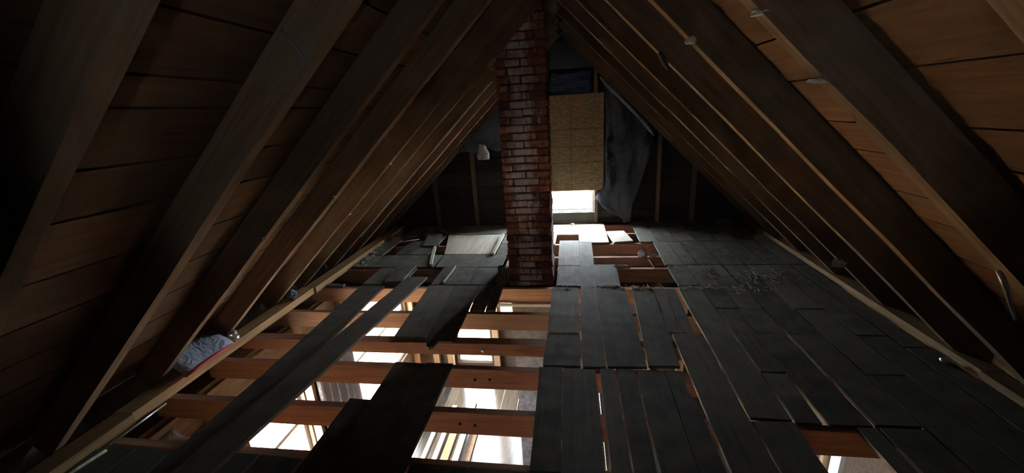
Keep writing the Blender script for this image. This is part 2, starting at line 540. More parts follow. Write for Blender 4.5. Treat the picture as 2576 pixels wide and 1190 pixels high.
def roof_board(side, s0, s1, y0, y1):
    along, nrm = slope_frame(side)
    w = s1 - s0 - random.uniform(0.007, 0.013)
    L_ = y1 - y0 - 0.006
    me = board_mesh('roof_board', L_, w, w, 0.022, M['roof'], 8, 0.004, 0.002)
    o = link('roof_board', me, ceiling)
    ya = Vector((0, 1, 0)); za = nrm; xa = ya.cross(za)
    c = slope_pt(side, (s0 + s1) / 2, DEPTH + 0.024, (y0 + y1) / 2)
    o.matrix_parent_inverse = Matrix.Translation((-RX, -2, -RZ))
    o.matrix_basis = Matrix(((xa.x, ya.x, za.x, c.x), (xa.y, ya.y, za.y, c.y), (xa.z, ya.z, za.z, c.z), (0, 0, 0, 1)))


for side in (-1, 1):
    rows = ROWS[side]
    for i in range(len(rows) - 1):
        cuts = [Y_REAR]
        cand = RAFT_Y[side]
        joint = cand[(3 + 5 * i) % 7 + 3] + THICK / 2
        if side < 0 and rows[i] < 0.75:
            segs = [(Y_REAR, 3.83), (4.32, 5.98)]
        else:
            segs = [(Y_REAR, joint), (joint, 5.98)]
        for a, b in segs:
            roof_board(side, rows[i], rows[i + 1], a, b)
    if side < 0:
        roof_board(-1, 0.625, 0.78, 3.83, 4.32)
    # the felt on top of the boards closes the joints
    along, nrm = slope_frame(side)
    spans = [(-0.2, 3.78, Y_REAR - 0.1, 3.872), (-0.2, 3.78, 4.278, 6.05), (0.55, 3.78, 3.872, 4.278), (-0.2, 0.0, 3.872, 4.278)] if side < 0 else [(-0.2, 3.78, Y_REAR - 0.1, 6.05)]
    for s0, s1, y0, y1 in spans:
        v = []
        for n_ in (DEPTH + 0.03, DEPTH + 0.06):
            for s_, y_ in ((s0, y0), (s1, y0), (s1, y1), (s0, y1)):
                v.append(tuple(slope_pt(side, s_, n_, y_) - Vector((RX, 2, RZ))))
        f = [(0, 1, 2, 3), (7, 6, 5, 4), (0, 4, 5, 1), (1, 5, 6, 2), (2, 6, 7, 3), (3, 7, 4, 0)]
        link('roof_felt', mesh('roof_felt', v, f, M['tar']), ceiling)

# ------------------------------------------------------------------ attic floor
floor = struct(empty('floor', (0, 2, 0)), 'attic floor of old loose boards with open bays between joists')
JOISTS = [(-1.2, 0.045), (-0.75, 0.045), (-0.3, 0.045), (0.15, 0.045), (0.6, 0.045), (1.03, 0.045), (1.47, 0.045), (1.84, 0.045), (2.247, 0.045), (2.555, 0.085), (3.012, 0.045), (3.52, 0.045),
          (4.01, 0.045), (4.36, 0.045), (4.82, 0.045), (5.24, 0.045), (5.66, 0.045)]


def in_floor(o):
    o.matrix_parent_inverse = Matrix.Translation((0, -2, 0))
    return o


def joist(xa, xb, y, t, zb=-0.17):
    L_ = xb - xa
    n = 10
    verts, faces = [], []
    for i in range(n + 1):
        x = -L_ / 2 + L_ * i / n
        j = [random.uniform(-0.003, 0.003) for _ in range(3)]
        verts += [(x, j[0], zb), (x, t + j[0], zb), (x, t + j[1], -0.0215), (x, j[1], -0.0215)]
    for i in range(n):
        a, b = 4 * i, 4 * i + 4
        for k in range(4):
            k2 = (k + 1) % 4
            faces.append((a + k, b + k, b + k2, a + k2))
    faces.append((0, 1, 2, 3)); e = 4 * n
    faces.append((e + 3, e + 2, e + 1, e))
    in_floor(link('joist', mesh('joist', verts, faces, M['joist']), floor, ((xa + xb) / 2, y, 0)))


for y, t in JOISTS:
    zb = -0.118 if t > 0.06 else -0.17
    if 3.8 < y < 4.3:                          # trimmed round the chimney
        joist(-2.72, -0.71, y, t); joist(-0.18, 2.42, y, t)
    else:
        joist(-2.72, 2.42, y, t, zb)
for xa in (-0.715, -0.225 + 0.05):             # trimmers beside the chimney
    in_floor(box('joist_trimmer', (xa - 0.04 if xa < -0.5 else xa, 3.57, -0.17), (xa if xa < -0.5 else xa + 0.04, 4.36, -0.0215), M['joist'], floor))


def fb(xa, xb, ya, yb, xa2=None, xb2=None, z=0.0, mat='floor', n=6):
    """floorboard: edges xa..xb at the near end ya, xa2..xb2 at the far end yb"""
    xa2 = xa if xa2 is None else xa2
    xb2 = xb if xb2 is None else xb2
    g = 0.0015
    wn, wf = xb - xa - 2 * g, xb2 - xa2 - 2 * g
    cn, cf = (xa + xb) / 2, (xa2 + xb2) / 2
    me = board_mesh('floorboard', yb - ya - 0.006, wn, wf, 0.02, M[mat], n, 0.003, 0.0015, 'Y', cf - cn)
    return in_floor(link('floorboard', me, floor, ((cn + cf) / 2, (ya + yb) / 2, z)))


# right of the open bay, nearest row
fb(-0.225, -0.078, 1.47, 2.272, -0.238, -0.086)
fb(-0.072, 0.128, 0.3, 2.262, -0.084, 0.120)
fb(0.152, 0.262, 0.3, 2.272, 0.150, 0.236)
fb(0.262, 0.346, 0.3, 2.272, 0.246, 0.366)
fb(0.372, 0.533, 0.3, 2.275, 0.372, 0.543)
in_floor(poly_board('floorboard', [(0.538, 0.3), (0.655, 0.3), (0.660, 1.6), (0.657, 1.98), (0.640, 2.03), (0.632, 2.09), (0.650, 2.27), (0.546, 2.275)], 0.02, M['floor'], floor))
fb(0.668, 0.884, 0.3, 2.715, 0.690, 0.890)
fb(0.897, 1.092, 0.3, 1.872)
fb(0.897, 1.095, 1.882, 3.475, 0.915, 1.108)
fb(1.112, 1.262, 2.292, 3.11)
fb(1.108, 1.226, 1.868, 2.285, 1.106, 1.246)
fb(1.255, 1.455, 1.868, 2.74)
fb(1.268, 1.462, 2.75, 3.11)
# second row
fb(-0.218, 0.030, 2.285, 2.672, -0.212, 0.030)
fb(-0.206, 0.030, 2.690, 3.50, -0.212, 0.036, 0.004)
fb(0.040, 0.190, 2.285, 4.86, 0.062, 0.216, 0.0, 'floor', 14)
fb(0.200, 0.448, 2.292, 3.515, 0.202, 0.448, 0.004)
fb(0.456, 0.652, 2.312, 3.515, 0.512, 0.692, 0.004)
fb(0.660, 0.755, 2.735, 3.49, 0.700, 0.796)
fb(0.760, 0.848, 2.735, 3.49, 0.802, 0.888)
# right-hand field, further columns
cols = [1.47, 1.685, 1.90, 2.09, 2.245]
ends = [[-1.5, 0.3, 1.868, 2.735, 3.56, 4.065], [-1.5, 0.8, 2.30, 3.115, 4.065], [-1.5, 0.3, 1.50, 2.74, 4.065], [-1.5, 1.2, 2.6, 4.065]]
for c, es in zip(range(4), ends):
    for a, b in zip(es[:-1], es[1:]):
        fb(cols[c] + random.uniform(0, .006), cols[c + 1] - random.uniform(0.002, .01), a + 0.004, b - 0.004)
fb(1.372, 1.462, 0.3, 1.86)
fb(1.10, 1.365, 0.3, 1.47)
# rows running to the far wall, right
for row, (ya, yb, xs) in enumerate([(3.56, 4.065, [0.935, 1.125, 1.295, 1.46]), (4.075, 4.835, [0.925, 1.105, 1.245, 1.475, 1.70, 1.90, 2.09, 2.245]), (4.845, 5.76, [0.795, 1.0, 1.22, 1.44, 1.68, 1.90, 2.09, 2.245])]):
    for k, (a, b) in enumerate(zip(xs[:-1], xs[1:])):
        d = 0.02 if (row == 1 and k == 0) else 0
        fb(a, b - 0.003, ya, yb, a + d, b - 0.003)
fb(1.115, 1.29, 3.12, 3.55); fb(1.295, 1.46, 3.12, 3.55)
fb(0.925, 1.105, 3.485, 3.55, z=-0.0005)
# middle, beside the chimney
fb(-0.172, 0.058, 3.555, 4.062)
fb(-0.176, 0.062, 4.078, 4.94, -0.182, 0.058)
fb(0.195, 0.418, 3.535, 4.10, 0.196, 0.432)
in_floor(poly_board('floorboard', [(-0.325, 5.74), (-0.325, 4.80), (-0.235, 4.80), (-0.225, 5.20), (0.062, 5.19), (0.062, 4.88), (0.225, 4.865), (0.225, 4.845), (0.425, 4.848), (0.42, 5.70), (0.40, 5.74)], 0.018, M['ply'], floor, -0.0005))
# left of the chimney
in_floor(poly_board('floorboard', [(-1.76, 5.29), (-0.93, 5.275), (-0.93, 5.75), (-1.95, 5.75)], 0.02, M['floor'], floor))
fb(-0.92, -0.34, 4.42, 4.84); fb(-0.92, -0.62, 4.85, 5.75); fb(-0.61, -0.34, 4.85, 5.75)
in_floor(poly_board('floorboard', [(-1.56, 4.475), (-0.94, 4.462), (-0.94, 5.25), (-1.74, 5.26)], 0.018, M['ply'], floor))
in_floor(poly_board('floorboard', [(-1.53, 4.055), (-0.785, 4.04), (-0.79, 4.43), (-0.92, 4.43), (-1.56, 4.452)], 0.018, M['floor'], floor, 0.001))
fb(-1.43, -1.315, 3.575, 4.045)
fb(-1.295, -1.04, 3.575, 4.045)
fb(-1.035, -0.79, 3.575, 4.035)
fb(-1.390, -1.13, 2.60, 3.55, -1.435, -1.165)
in_floor(poly_board('floorboard', [(-1.122, 2.56), (-1.10, 2.53), (-1.085, 2.475), (-1.06, 2.46), (-1.035, 2.475), (-1.02, 2.55), (-0.90, 2.545), (-0.92, 3.55), (-1.155, 3.55)], 0.02, M['floor'], floor))
fb(-0.897, -0.766, 3.035, 3.56, -0.915, -0.77); fb(-0.76, -0.675, 3.035, 3.56, -0.766, -0.685)
# left-hand field towards the eave
for ya, yb, xs in [(3.585, 4.035, [-2.17, -1.965, -1.735]), (4.06, 4.45, [-2.55, -2.31, -2.06, -1.86, -1.565]), (4.475, 5.245, [-2.6, -2.36]), (4.475, 5.245, [-2.20, -1.99, -1.765]), (5.26, 5.75, [-2.6, -2.4, -2.2, -1.97])]:
    for a, b in zip(xs[:-1], xs[1:]):
        fb(a, b - 0.006, ya, yb)
fb(-2.55, -2.36, 3.535, 3.60)
# planks carried over the joists to the front
fb(-2.10, -1.885, 0.3, 2.05, -2.11, -1.885, n=10)
fb(-2.11, -1.885, 2.06, 3.55, -2.165, -1.905, n=10)
fb(-1.21, -1.022, 0.3, 2.27, -1.235, -1.028, n=10)
fb(-1.015, -0.815, 0.3, 2.275, -1.02, -0.825, n=10)
fb(-1.345, -1.225, 0.3, 1.89, -1.365, -1.225, n=10)
for a, b in ((-0.80, -0.52), (-0.515, -0.235)):
    fb(a, b, 0.3, 1.462)
fb(-0.23, -0.08, 0.3, 1.463)
for a, b in ((-2.56, -2.34), (-2.335, -2.12)):
    fb(a, b, 0.3, 1.44)
fb(-1.86, -1.62, 0.3, 1.45); fb(-1.61, -1.37, 0.3, 1.45)
# behind the camera
xs = [-2.6 + 0.24 * k for k in range(21)]
for a, b in zip(xs[:-1], xs[1:]):
    fb(a, min(b, 2.24) - 0.004, -1.58, 0.294)
# a white batten nailed under one of the joists
in_floor(box('batten', (-0.80, 3.497, -0.20), (-0.19, 3.519, -0.172), M['white'], floor))

# a bolt head and old nail heads on the joist faces
for x, y, z, r_, mt in ((-0.682, 2.552, -0.079, 0.013, 'metal'), (-0.572, 2.244, -0.095, 0.009, 'dark'), (-0.673, 2.244, -0.099, 0.010, 'dark'), (-0.579, 1.837, -0.101, 0.008, 'dark'), (-0.668, 1.837, -0.095, 0.008, 'dark')):
    in_floor(tube('bolt_head' if mt == 'metal' else 'nail_head', [(x, y + 0.002, z), (x, y - 0.004, z)], r_, M[mt], floor, 8))

# wall plates along the eaves
trim = struct(empty('trim_1', (-2.62, 2, 0)), 'pale timber plate under the feet of the rafters beside the open floor bays')
for ya, yb, dx in ((-1.5, 1.62, 0.0), (1.625, 3.4, -0.012), (3.405, 5.7, 0.008)):
    b = box('wall_plate', (-2.70 + dx, ya, -0.018), (-2.575 + dx, yb, 0.045), M['plate'], trim)
    b.matrix_parent_inverse = Matrix.Translation((2.62, -2, 0))
trim2 = struct(empty('trim_2', (2.3, 2, 0)), 'timber plate under the feet of the rafters beside the close-boarded floor')
for ya, yb, dx in ((-1.5, 2.3, 0.0), (2.305, 5.7, 0.01)):
    b = box('wall_plate', (2.255 + dx, ya, -0.018), (2.37 + dx, yb, 0.042), M['plate_shade'], trim2)
    b.matrix_parent_inverse = Matrix.Translation((-2.3, -2, 0))

# ------------------------------------------------------------------ gable wall
wall_back = struct(empty('wall_back', (0, YB, 0)), 'dark boarded gable wall with bare studs')


def in_back(o):
    o.matrix_parent_inverse = Matrix.Translation((0, -YB, 0))
    return o


def edge_x(side, z, n=DEPTH + 0.02):
    """x of the roof boards' underside at height z"""
    a = AL if side < 0 else AR
    return RX + side * (RZ + n / math.cos(a) - z) / math.tan(a)


def xz_prism(name, pts, ya, yb, mat, parent):
    n = len(pts)
    cx = sum(p[0] for p in pts) / n; cz = sum(p[1] for p in pts) / n
    v = [(x - cx, ya - YB, z - cz) for x, z in pts] + [(x - cx, yb - YB, z - cz) for x, z in pts]
    f = [tuple(range(n)), tuple(range(2 * n - 1, n - 1, -1))]
    for k in range(n):
        k2 = (k + 1) % n
        f.append((k, k + n, k2 + n, k2))
    o = link(name, mesh(name, v, f, mat), parent, (cx, 0, cz))
    return o


wx0, wx1, wz0, wz1 = WIN_GABLE
zz = [-0.02, 0.17, 0.37, 0.58, 0.79, 0.99, 1.18, 1.37, 1.55, 1.77, 1.98, 2.18, 2.40, 2.64]
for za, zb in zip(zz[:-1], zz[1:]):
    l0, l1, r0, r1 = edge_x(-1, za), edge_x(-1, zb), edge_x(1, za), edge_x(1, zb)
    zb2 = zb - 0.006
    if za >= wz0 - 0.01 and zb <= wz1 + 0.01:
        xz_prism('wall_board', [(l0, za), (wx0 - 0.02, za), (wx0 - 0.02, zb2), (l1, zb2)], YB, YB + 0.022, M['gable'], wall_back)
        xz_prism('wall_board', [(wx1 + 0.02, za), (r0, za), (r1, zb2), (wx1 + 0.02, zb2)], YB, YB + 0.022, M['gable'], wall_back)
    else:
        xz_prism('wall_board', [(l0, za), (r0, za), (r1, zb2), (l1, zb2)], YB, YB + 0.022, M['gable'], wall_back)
# outer skin of the gable, with the window left open
apex = (RX, 2.75)
eL, eR = (edge_x(-1, -0.1), -0.1), (edge_x(1, -0.1), -0.1)
zl = 2.3
for pts in ([eL, (wx0 - .02, -0.1), (wx0 - .02, zl), (edge_x(-1, zl), zl)], [(wx1 + .02, -0.1), eR, (edge_x(1, zl), zl), (wx1 + .02, zl)],
            [(wx0 - .02, -0.1), (wx1 + .02, -0.1), (wx1 + .02, wz0 - .02), (wx0 - .02, wz0 - .02)], [(wx0 - .02, wz1 + .02), (wx1 + .02, wz1 + .02), (wx1 + .02, zl), (wx0 - .02, zl)],
            [(edge_x(-1, zl), zl), (edge_x(1, zl), zl), apex]):
    xz_prism('outer_siding', pts, YB + 0.024, YB + 0.10, M['tar'], wall_back)
for x in (-2.03, -1.43, -0.95, -0.42, 0.315, 0.72, 1.155, 1.62):
    top = RZ + (-math.tan(AL) * (RX - x) if x < RX else -math.tan(AR) * (x - RX)) + 0.12
    in_back(box('wall_stud', (x - 0.022, YB - 0.085, 0.0), (x + 0.022, YB - 0.001, top), M['stud'], wall_back))
in_back(box('window_header', (-0.40, YB - 0.085, 1.57), (0.293, YB - 0.001, 1.66), M['stud'], wall_back))
in_back(box('window_apron', (-0.395, YB - 0.075, 0.0), (0.305, YB - 0.05, 0.165), M['loose'], wall_back))

window_1 = struct(empty('window_1', ((wx0 + wx1) / 2, YB, wz0)), 'small gable window glaring with daylight below a board')


def frame_parts(prefix, parent, x0, x1, z0, z1, ya, yb, w, mat):
    inv = Matrix.Translation(-Vector(parent.location))
    for a, b in (((x0, ya, z0), (x0 + w, yb, z1)), ((x1 - w, ya, z0), (x1, yb, z1)), ((x0 + w, ya, z0), (x1 - w, yb, z0 + w)), ((x0 + w, ya, z1 - w), (x1 - w, yb, z1))):
        box(prefix, a, b, mat, parent).matrix_parent_inverse = inv


frame_parts('frame', window_1, wx0 - 0.02, wx1 + 0.02, wz0 - 0.02, wz1 + 0.02, YB - 0.03, YB + 0.12, 0.022, M['sash'])
frame_parts('sash', window_1, wx0 + 0.004, wx1 - 0.004, wz0 + 0.004, wz0 + 0.70, YB + 0.04, YB + 0.07, 0.028, M['sash'])
frame_parts('sash', window_1, wx0 + 0.004, wx1 - 0.004, wz0 + 0.68, wz1 - 0.004, YB + 0.075, YB + 0.10, 0.028, M['sash'])
inv = Matrix.Translation(-Vector(window_1.location))
box('pane', (wx0 + 0.03, YB + 0.052, wz0 + 0.03), (wx1 - 0.03, YB + 0.056, wz0 + 0.675), M['glass'], window_1).matrix_parent_inverse = inv
box('pane', (wx0 + 0.03, YB + 0.085, wz0 + 0.705), (wx1 - 0.03, YB + 0.089, wz1 - 0.03), M['glass'], window_1).matrix_parent_inverse = inv

# rear gable behind the photographer
wall_front = struct(xz_prism('wall_front', [(edge_x(-1, -0.1), -0.1), (edge_x(1, -0.1), -0.1), (edge_x(1, 2.55), 2.55), (edge_x(-1, 2.55), 2.55)], Y_REAR - 0.1, Y_REAR, M['gable'], None), 'dark boarded rear gable wall')
wall_front.location.y += YB

# ------------------------------------------------------------------ chimney
chimney = tag(empty('chimney', (-0.445, 4.075, -0.16)), 'red brick chimney stack streaked with white lime beside the gable window', 'chimney')
CX, CYY, CW = -0.445, 4.075, 0.225
core = box('mortar_core', (CX - CW + 0.009, CYY - CW + 0.009, LOW), (CX + CW - 0.009, CYY + CW - 0.009, 2.95), M['mortar'], chimney)
core.matrix_parent_inverse = Matrix.Translation((-CX, -CYY, 0.16))


def brick_mesh(sx, seed):
    rnd = random.Random(seed)
    hx, hy, hz, b = sx / 2, 0.048, 0.0295, 0.006
    v, f = [], []
    j = lambda: rnd.uniform(-0.003, 0.003)
    for z, k in ((-hz, b), (-hz + b, 0), (hz - b, 0), (hz, b)):
        for x, y in ((-hx + k, -hy + k), (hx - k, -hy + k), (hx - k, hy - k), (-hx + k, hy - k)):
            v.append((x + j(), y + j() * 0.6, z + j() * 0.5))
    f.append((3, 2, 1, 0)); f.append((12, 13, 14, 15))
    for i in range(3):
        for k in range(4):
            k2 = (k + 1) % 4
            f.append((4 * i + k, 4 * i + k2, 4 * i + 4 + k2, 4 * i + 4 + k))
    return mesh('brick', v, f, M['brick'])


long_b = [brick_mesh(0.218, s) for s in range(4)]
mid_b = [brick_mesh(0.232, s + 9) for s in range(4)]
PITCHZ = 0.0712
for c in range(40):
    z = -0.12 + c * PITCHZ - (-0.16)
    o_ = CW - 0.048
    lay = []
    if c % 2 == 0:
        for s in (-1, 1):
            lay += [(long_b, s * 0.1145, -o_, 0), (long_b, s * 0.1145, o_, 0), (mid_b, s * o_, 0.0, 1)]
    else:
        for s in (-1, 1):
            lay += [(long_b, -o_, s * 0.1145, 1), (long_b, o_, s * 0.1145, 1), (mid_b, 0.0, s * o_, 0)]
    for lst, x, y, turn in lay:
        o = link('brick', random.choice(lst), chimney, (x + random.uniform(-.004, .004) + (random.uniform(-.004, .005) if turn and abs(x) > .1 else 0), y + random.uniform(-.006, .006), z + random.uniform(-.003, .003)))
        o.rotation_euler = (random.uniform(-.025, .025), random.uniform(-.025, .025), (math.pi / 2 if turn else 0) + random.uniform(-.02, .02) + (math.pi if random.random() < .5 else 0))

# ------------------------------------------------------------------ room below
lower = struct(empty('floor_lower', (0, 2, LOW)), 'pale sunlit floor of the room below seen through the open bays')
bx = [XL + (XR - XL) * k / 20 for k in range(21)]
for k in range(20):
    b = box('floorboard', (bx[k] + 0.002, Y_REAR, LOW - 0.03), (bx[k + 1] - 0.002, YB, LOW), M['lowfloor'], lower)
    b.matrix_parent_inverse = Matrix.Translation((0, -2, -LOW))


def wall_with_openings(name, label, axis, c0, c1, u0, u1, z0, z1, openings, mat):
    """a wall slab between c0 and c1 across its thickness, u0..u1 along it, pierced by openings"""
    lst = []
    us = sorted({u0, u1, *[o[0] for o in openings], *[o[1] for o in openings]})
    for a, b in zip(us[:-1], us[1:]):
        op = [o for o in openings if o[0] <= a + 1e-6 and o[1] >= b - 1e-6]
        spans = [(z0, z1)] if not op else [(z0, op[0][2]), (op[0][3], z1)]
        for za, zb in spans:
            lst.append(((c0, a, za), (c1, b, zb)) if axis == 'x' else ((a, c0, za), (b, c1, zb)))
    o = boxes(name, lst, mat)
    return struct(o, label)


wall_left = wall_with_openings('wall_left', 'board wall of the room below under the eave, pierced by windows', 'x', -2.86, XL - 0.02, Y_REAR - 0.1, YB + 0.1, LOW, -0.172, WIN_LEFT, M['lowwall'])
wall_right = wall_with_openings('wall_right', 'brown board wall of the room below on the close-boarded side', 'x', XR + 0.02, 2.56, Y_REAR - 0.1, YB + 0.1, LOW, -0.172, [], M['lowback'])
wall_lb = wall_with_openings('wall_lower_back', 'end wall of the room below with windows between studs', 'y', YB + 0.0, YB + 0.16, XL - 0.2, XR + 0.2, LOW, -0.1, WIN_BACK, M['lowback'])
wall_lf = wall_with_openings('wall_lower_front', 'plain near wall of the room below', 'y', Y_REAR - 0.1, Y_REAR, XL - 0.2, XR + 0.2, LOW, -0.1, [], M['lowwall'])
# added unseen dark wall that keeps light off the near joist faces
wall_block = wall_with_openings('wall_light_block', 'added dark wall blocking light across the room below', 'y', 1.10, 1.20, XL - 0.019, XR + 0.019, LOW, -0.172, [], M['gable'])
# closing boards at the eaves
box('eave_board', (-2.92, Y_REAR - 0.1, -0.2), (-2.862, YB + 0.1, 0.14), M['gable'], wall_left)
box('eave_board', (2.50, Y_REAR - 0.1, -0.2), (2.556, YB + 0.1, 0.06), M['gable'], wall_right)
# wall studs and sheathing strips of the left wall, standing proud
for y in (1.62, 2.05, 3.07, 3.78, 5.58):
    box('wall_stud', (XL - 0.019, y - 0.022, LOW), (XL + 0.07, y + 0.022, -0.172), M['lowstud'], wall_left)
for z0_ in (-0.60, -0.40):
    for y0_, y1_ in ((1.202, 1.598), (1.642, 2.028), (2.072, 3.045), (3.095, 3.758), (3.802, 5.558)):
        if z0_ < -0.5 and y0_ in (2.072, 3.802):
            continue
        box('wall_lath', (XL - 0.019, y0_, z0_), (XL + 0.004, y1_, z0_ + 0.19), M['lowwall'], wall_left)
for x in (-2.35, -2.1, -1.30, -0.93, -0.62, -0.25, 0.15, 0.6, 1.1, 1.6):
    box('wall_stud', (x - 0.05, YB - 0.09, LOW), (x + 0.05, YB - 0.001, -0.172), M['lowstud'], wall_lb)
for k, y in enumerate((0.6, 1.5, 2.4, 3.4, 4.4)):
    box('wall_stud', (XR - 0.07, y - 0.022, LOW), (XR + 0.019, y + 0.022, -0.172), M['lowstud'], wall_right)
box('door_casing', (XR - 0.02, 3.24, LOW), (XR + 0.019, 3.36, -0.5), M['white'], wall_right)


def low_window(idx, axis, u0, u1, z0, z1, label, glass='dim_glass'):
    if axis == 'x':
        w = struct(empty('window_%d' % idx, (XL - 0.1, (u0 + u1) / 2, z0)), label)
        inv = Matrix.Translation(-Vector(w.location))
        fr = 0.045
        for a, b in (((u0, z0), (u0 + fr, z1)), ((u1 - fr, z0), (u1, z1)), ((u0 + fr, z0), (u1 - fr, z0 + fr)), ((u0 + fr, z1 - fr), (u1 - fr, z1)), ((u0 + fr, (z0 + z1) / 2 - .02), (u1 - fr, (z0 + z1) / 2 + .02))):
            box('frame', (-2.80, a[0], a[1]), (-2.72, b[0], b[1]), M['white'], w).matrix_parent_inverse = inv
        for za, zb in ((z0 + fr, (z0 + z1) / 2 - .02), ((z0 + z1) / 2 + .02, z1 - fr)):
            box('pane', (-2.765, u0 + fr, za), (-2.761, u1 - fr, zb), M[glass], w).matrix_parent_inverse = inv
    else:
        w = struct(empty('window_%d' % idx, ((u0 + u1) / 2, YB + 0.08, z0)), label)
        inv = Matrix.Translation(-Vector(w.location))
        fr = 0.03
        for a, b in (((u0, z0), (u0 + fr, z1)), ((u1 - fr, z0), (u1, z1)), ((u0 + fr, z0), (u1 - fr, z0 + fr)), ((u0 + fr, z1 - fr), (u1 - fr, z1))):
            box('frame', (a[0], YB + 0.05, a[1]), (b[0], YB + 0.12, b[1]), M['white'], w).matrix_parent_inverse = inv
        box('pane', (u0 + fr, YB + 0.08, z0 + fr), (u1 - fr, YB + 0.084, z1 - fr), M[glass], w).matrix_parent_inverse = inv


low_window(2, 'x', *WIN_LEFT[0], 'wide bright window in the side wall of the room below')
low_window(3, 'x', *WIN_LEFT[1], 'glaring square window in the side wall of the room below', 'glass')
low_window(4, 'y', *WIN_BACK[0], 'bright window in the end wall of the room below')
low_window(5, 'y', *WIN_BACK[1], 'added short window for floor glare in the end wall of the room below')  # added window: its reflection turns the glossy floor white
low_window(6, 'y', *WIN_BACK[2], 'narrow bright window slit in the end wall of the room below')

# plaster ceiling still in place under the far joists
clow = struct(empty('ceiling_lower', (0, 4.7, -0.18)), 'plaster ceiling of the room below still in place under the far bays')
for xa, xb, ya, yb in ((XL - 0.015, -0.662, 3.575, YB - 0.002), (-0.228, XR + 0.015, 3.575, YB - 0.002), (-0.662, -0.228, 3.575, 3.858), (-0.662, -0.228, 4.292, YB - 0.002)):
    box('plaster_panel', (xa, ya, -0.19), (xb, yb, -0.1715), M['plaster'], clow).matrix_parent_inverse = Matrix.Translation((0, -4.7, 0.18))

# outside ground
ground = struct(box('ground', (-40, -40, -3.4), (40, 46, -3.3), M['ground']), 'pale ground outside the house')

# ------------------------------------------------------------------ board and plastic at the gable
osb = tag(box('strand_board_panel', (-0.32, 5.700, 0.485), (0.418, 5.712, 1.772), M['osb']), 'tan strand board panel leaning over the gable window', 'panel')


def wob(p, amp, sc, seed=0):
    v = Vector(p) * sc + Vector((seed * 4.1, seed * 1.7, 0))
    return amp * noise.noise(v) + 0.5 * amp * noise.noise(v * 2.3)


# blue tarp stuffed over the top of the window
g = []
for i in range(15):
    row = []
    for j in range(25):
        u, w = j / 24, i / 14
        x = -0.365 + 0.62 * u; z = 2.06 - 0.37 * w
        y = 5.748 + wob((x * 1.0, z * 3.2, 0), 0.022, 5.5, 1) + 0.008 * math.sin(w * 22 + 4 * u)
        row.append((x, y, z + wob((x, z, 2), 0.02, 6, 2)))
    g.append(row)
tag(sheet('crumpled_tarp', g, 0.002, M['tarp']), 'dark blue crumpled tarp stuffed above the strand board panel', 'tarp')

# dim film up in the peak
g = []
for i in range(11):
    row = []
    for j in range(15):
        u, w = j / 14, i / 10
        z = 2.43 - 0.34 * w
        xl, xr = -0.34, 0.0 + 0.28 * w
        x = xl + (xr - xl) * u
        row.append((x, 5.715 - 0.05 * math.sin(math.pi * w) * (1 - u * 0.6) + wob((x, z, 0), 0.02, 4, 5), z))
    g.append(row)
tag(sheet('plastic_film', g, 0.0015, M['film']), 'grey plastic film bulging in the roof peak above the blue tarp', 'plastic sheet')

# the large curtain of film to the right of the window
g = []
lft = [(2.06, 0.37), (1.75, 0.425), (1.40, 0.43), (1.0, 0.43), (0.55, 0.43), (0.40, 0.30), (0.22, 0.42), (0.03, 0.74)]
rgt_ = [(2.06, 0.40), (1.80, 0.62), (1.56, 0.84), (1.16, 1.10), (0.75, 0.96), (0.45, 0.88), (0.22, 0.82), (0.03, 0.78)]


def interp(tab, z):
    for (za, xa), (zb, xb) in zip(tab[:-1], tab[1:]):
        if za >= z >= zb:
            return xa + (xb - xa) * (za - z) / (za - zb)
    return tab[-1][1]


for i in range(29):
    z = 2.06 - 2.03 * i / 28
    row = []
    for j in range(15):
        u = j / 14
        x = interp(lft, z) + (interp(rgt_, z) - interp(lft, z)) * u
        row.append((x, 5.675 + wob((x * 1.8, z * 0.8, 0), 0.06, 3.6, 3) + 0.015 * math.sin(x * 22 + z * 2), z))
    g.append(row)
tag(sheet('plastic_curtain', g, 0.0015, M['film']), 'grey translucent plastic sheet hanging beside the strand board panel', 'plastic sheet')
pts = [(0.36, 5.56, 1.95), (0.43, 5.54, 1.86), (0.53, 5.55, 1.76), (0.61, 5.53, 1.68), (0.72, 5.54, 1.57), (0.82, 5.53, 1.46), (0.94, 5.55, 1.33), (1.04, 5.57, 1.20)]
tag(tube('rolled_plastic_edge', pts, [0.012, 0.02, 0.024, 0.019, 0.026, 0.022, 0.028, 0.014], M['drape']), 'pale rolled plastic strip running down under the rafters at the gable', 'strip')

# film bunched to the left of the chimney
g = []
for i in range(13):
    row = []
    for j in range(17):
        u, w = j / 16, i / 12
        x = -1.52 + 0.62 * u
        zt = 1.155 + 0.575 * u
        zb_ = 1.11 + 0.02 * u + 0.02 * math.sin(u * 13)
        z = zt + (zb_ - zt) * w
        row.append((x, 5.42 + wob((x, z, 1), 0.06, 4.2, 8), z))
    g.append(row)
tag(sheet('bunched_film', g, 0.0015, M['film']), 'grey plastic film bunched between the chimney and the rafters', 'plastic sheet')
tag(crumple('plastic_tuft', (-1.17, 5.32, 1.02), (0.075, 0.05, 0.13), M['drape'], 3), 'pale tuft of plastic hanging beside the chimney', 'plastic tuft')

# ------------------------------------------------------------------ loose boards lying about
def loose(name, label, ya, yb, xa, xb, xa2, xb2, z, mat='loose', t=0.022, n=10, cat='board'):
    cn, cf = (xa + xb) / 2, (xa2 + xb2) / 2
    me = board_mesh(name, yb - ya, xb - xa, xb2 - xa2, t, M[mat], n, 0.005, 0.002, 'Y', cf - cn, 0.012)
    return tag(link(name, me, None, ((cn + cf) / 2, (ya + yb) / 2, z)), label, cat)


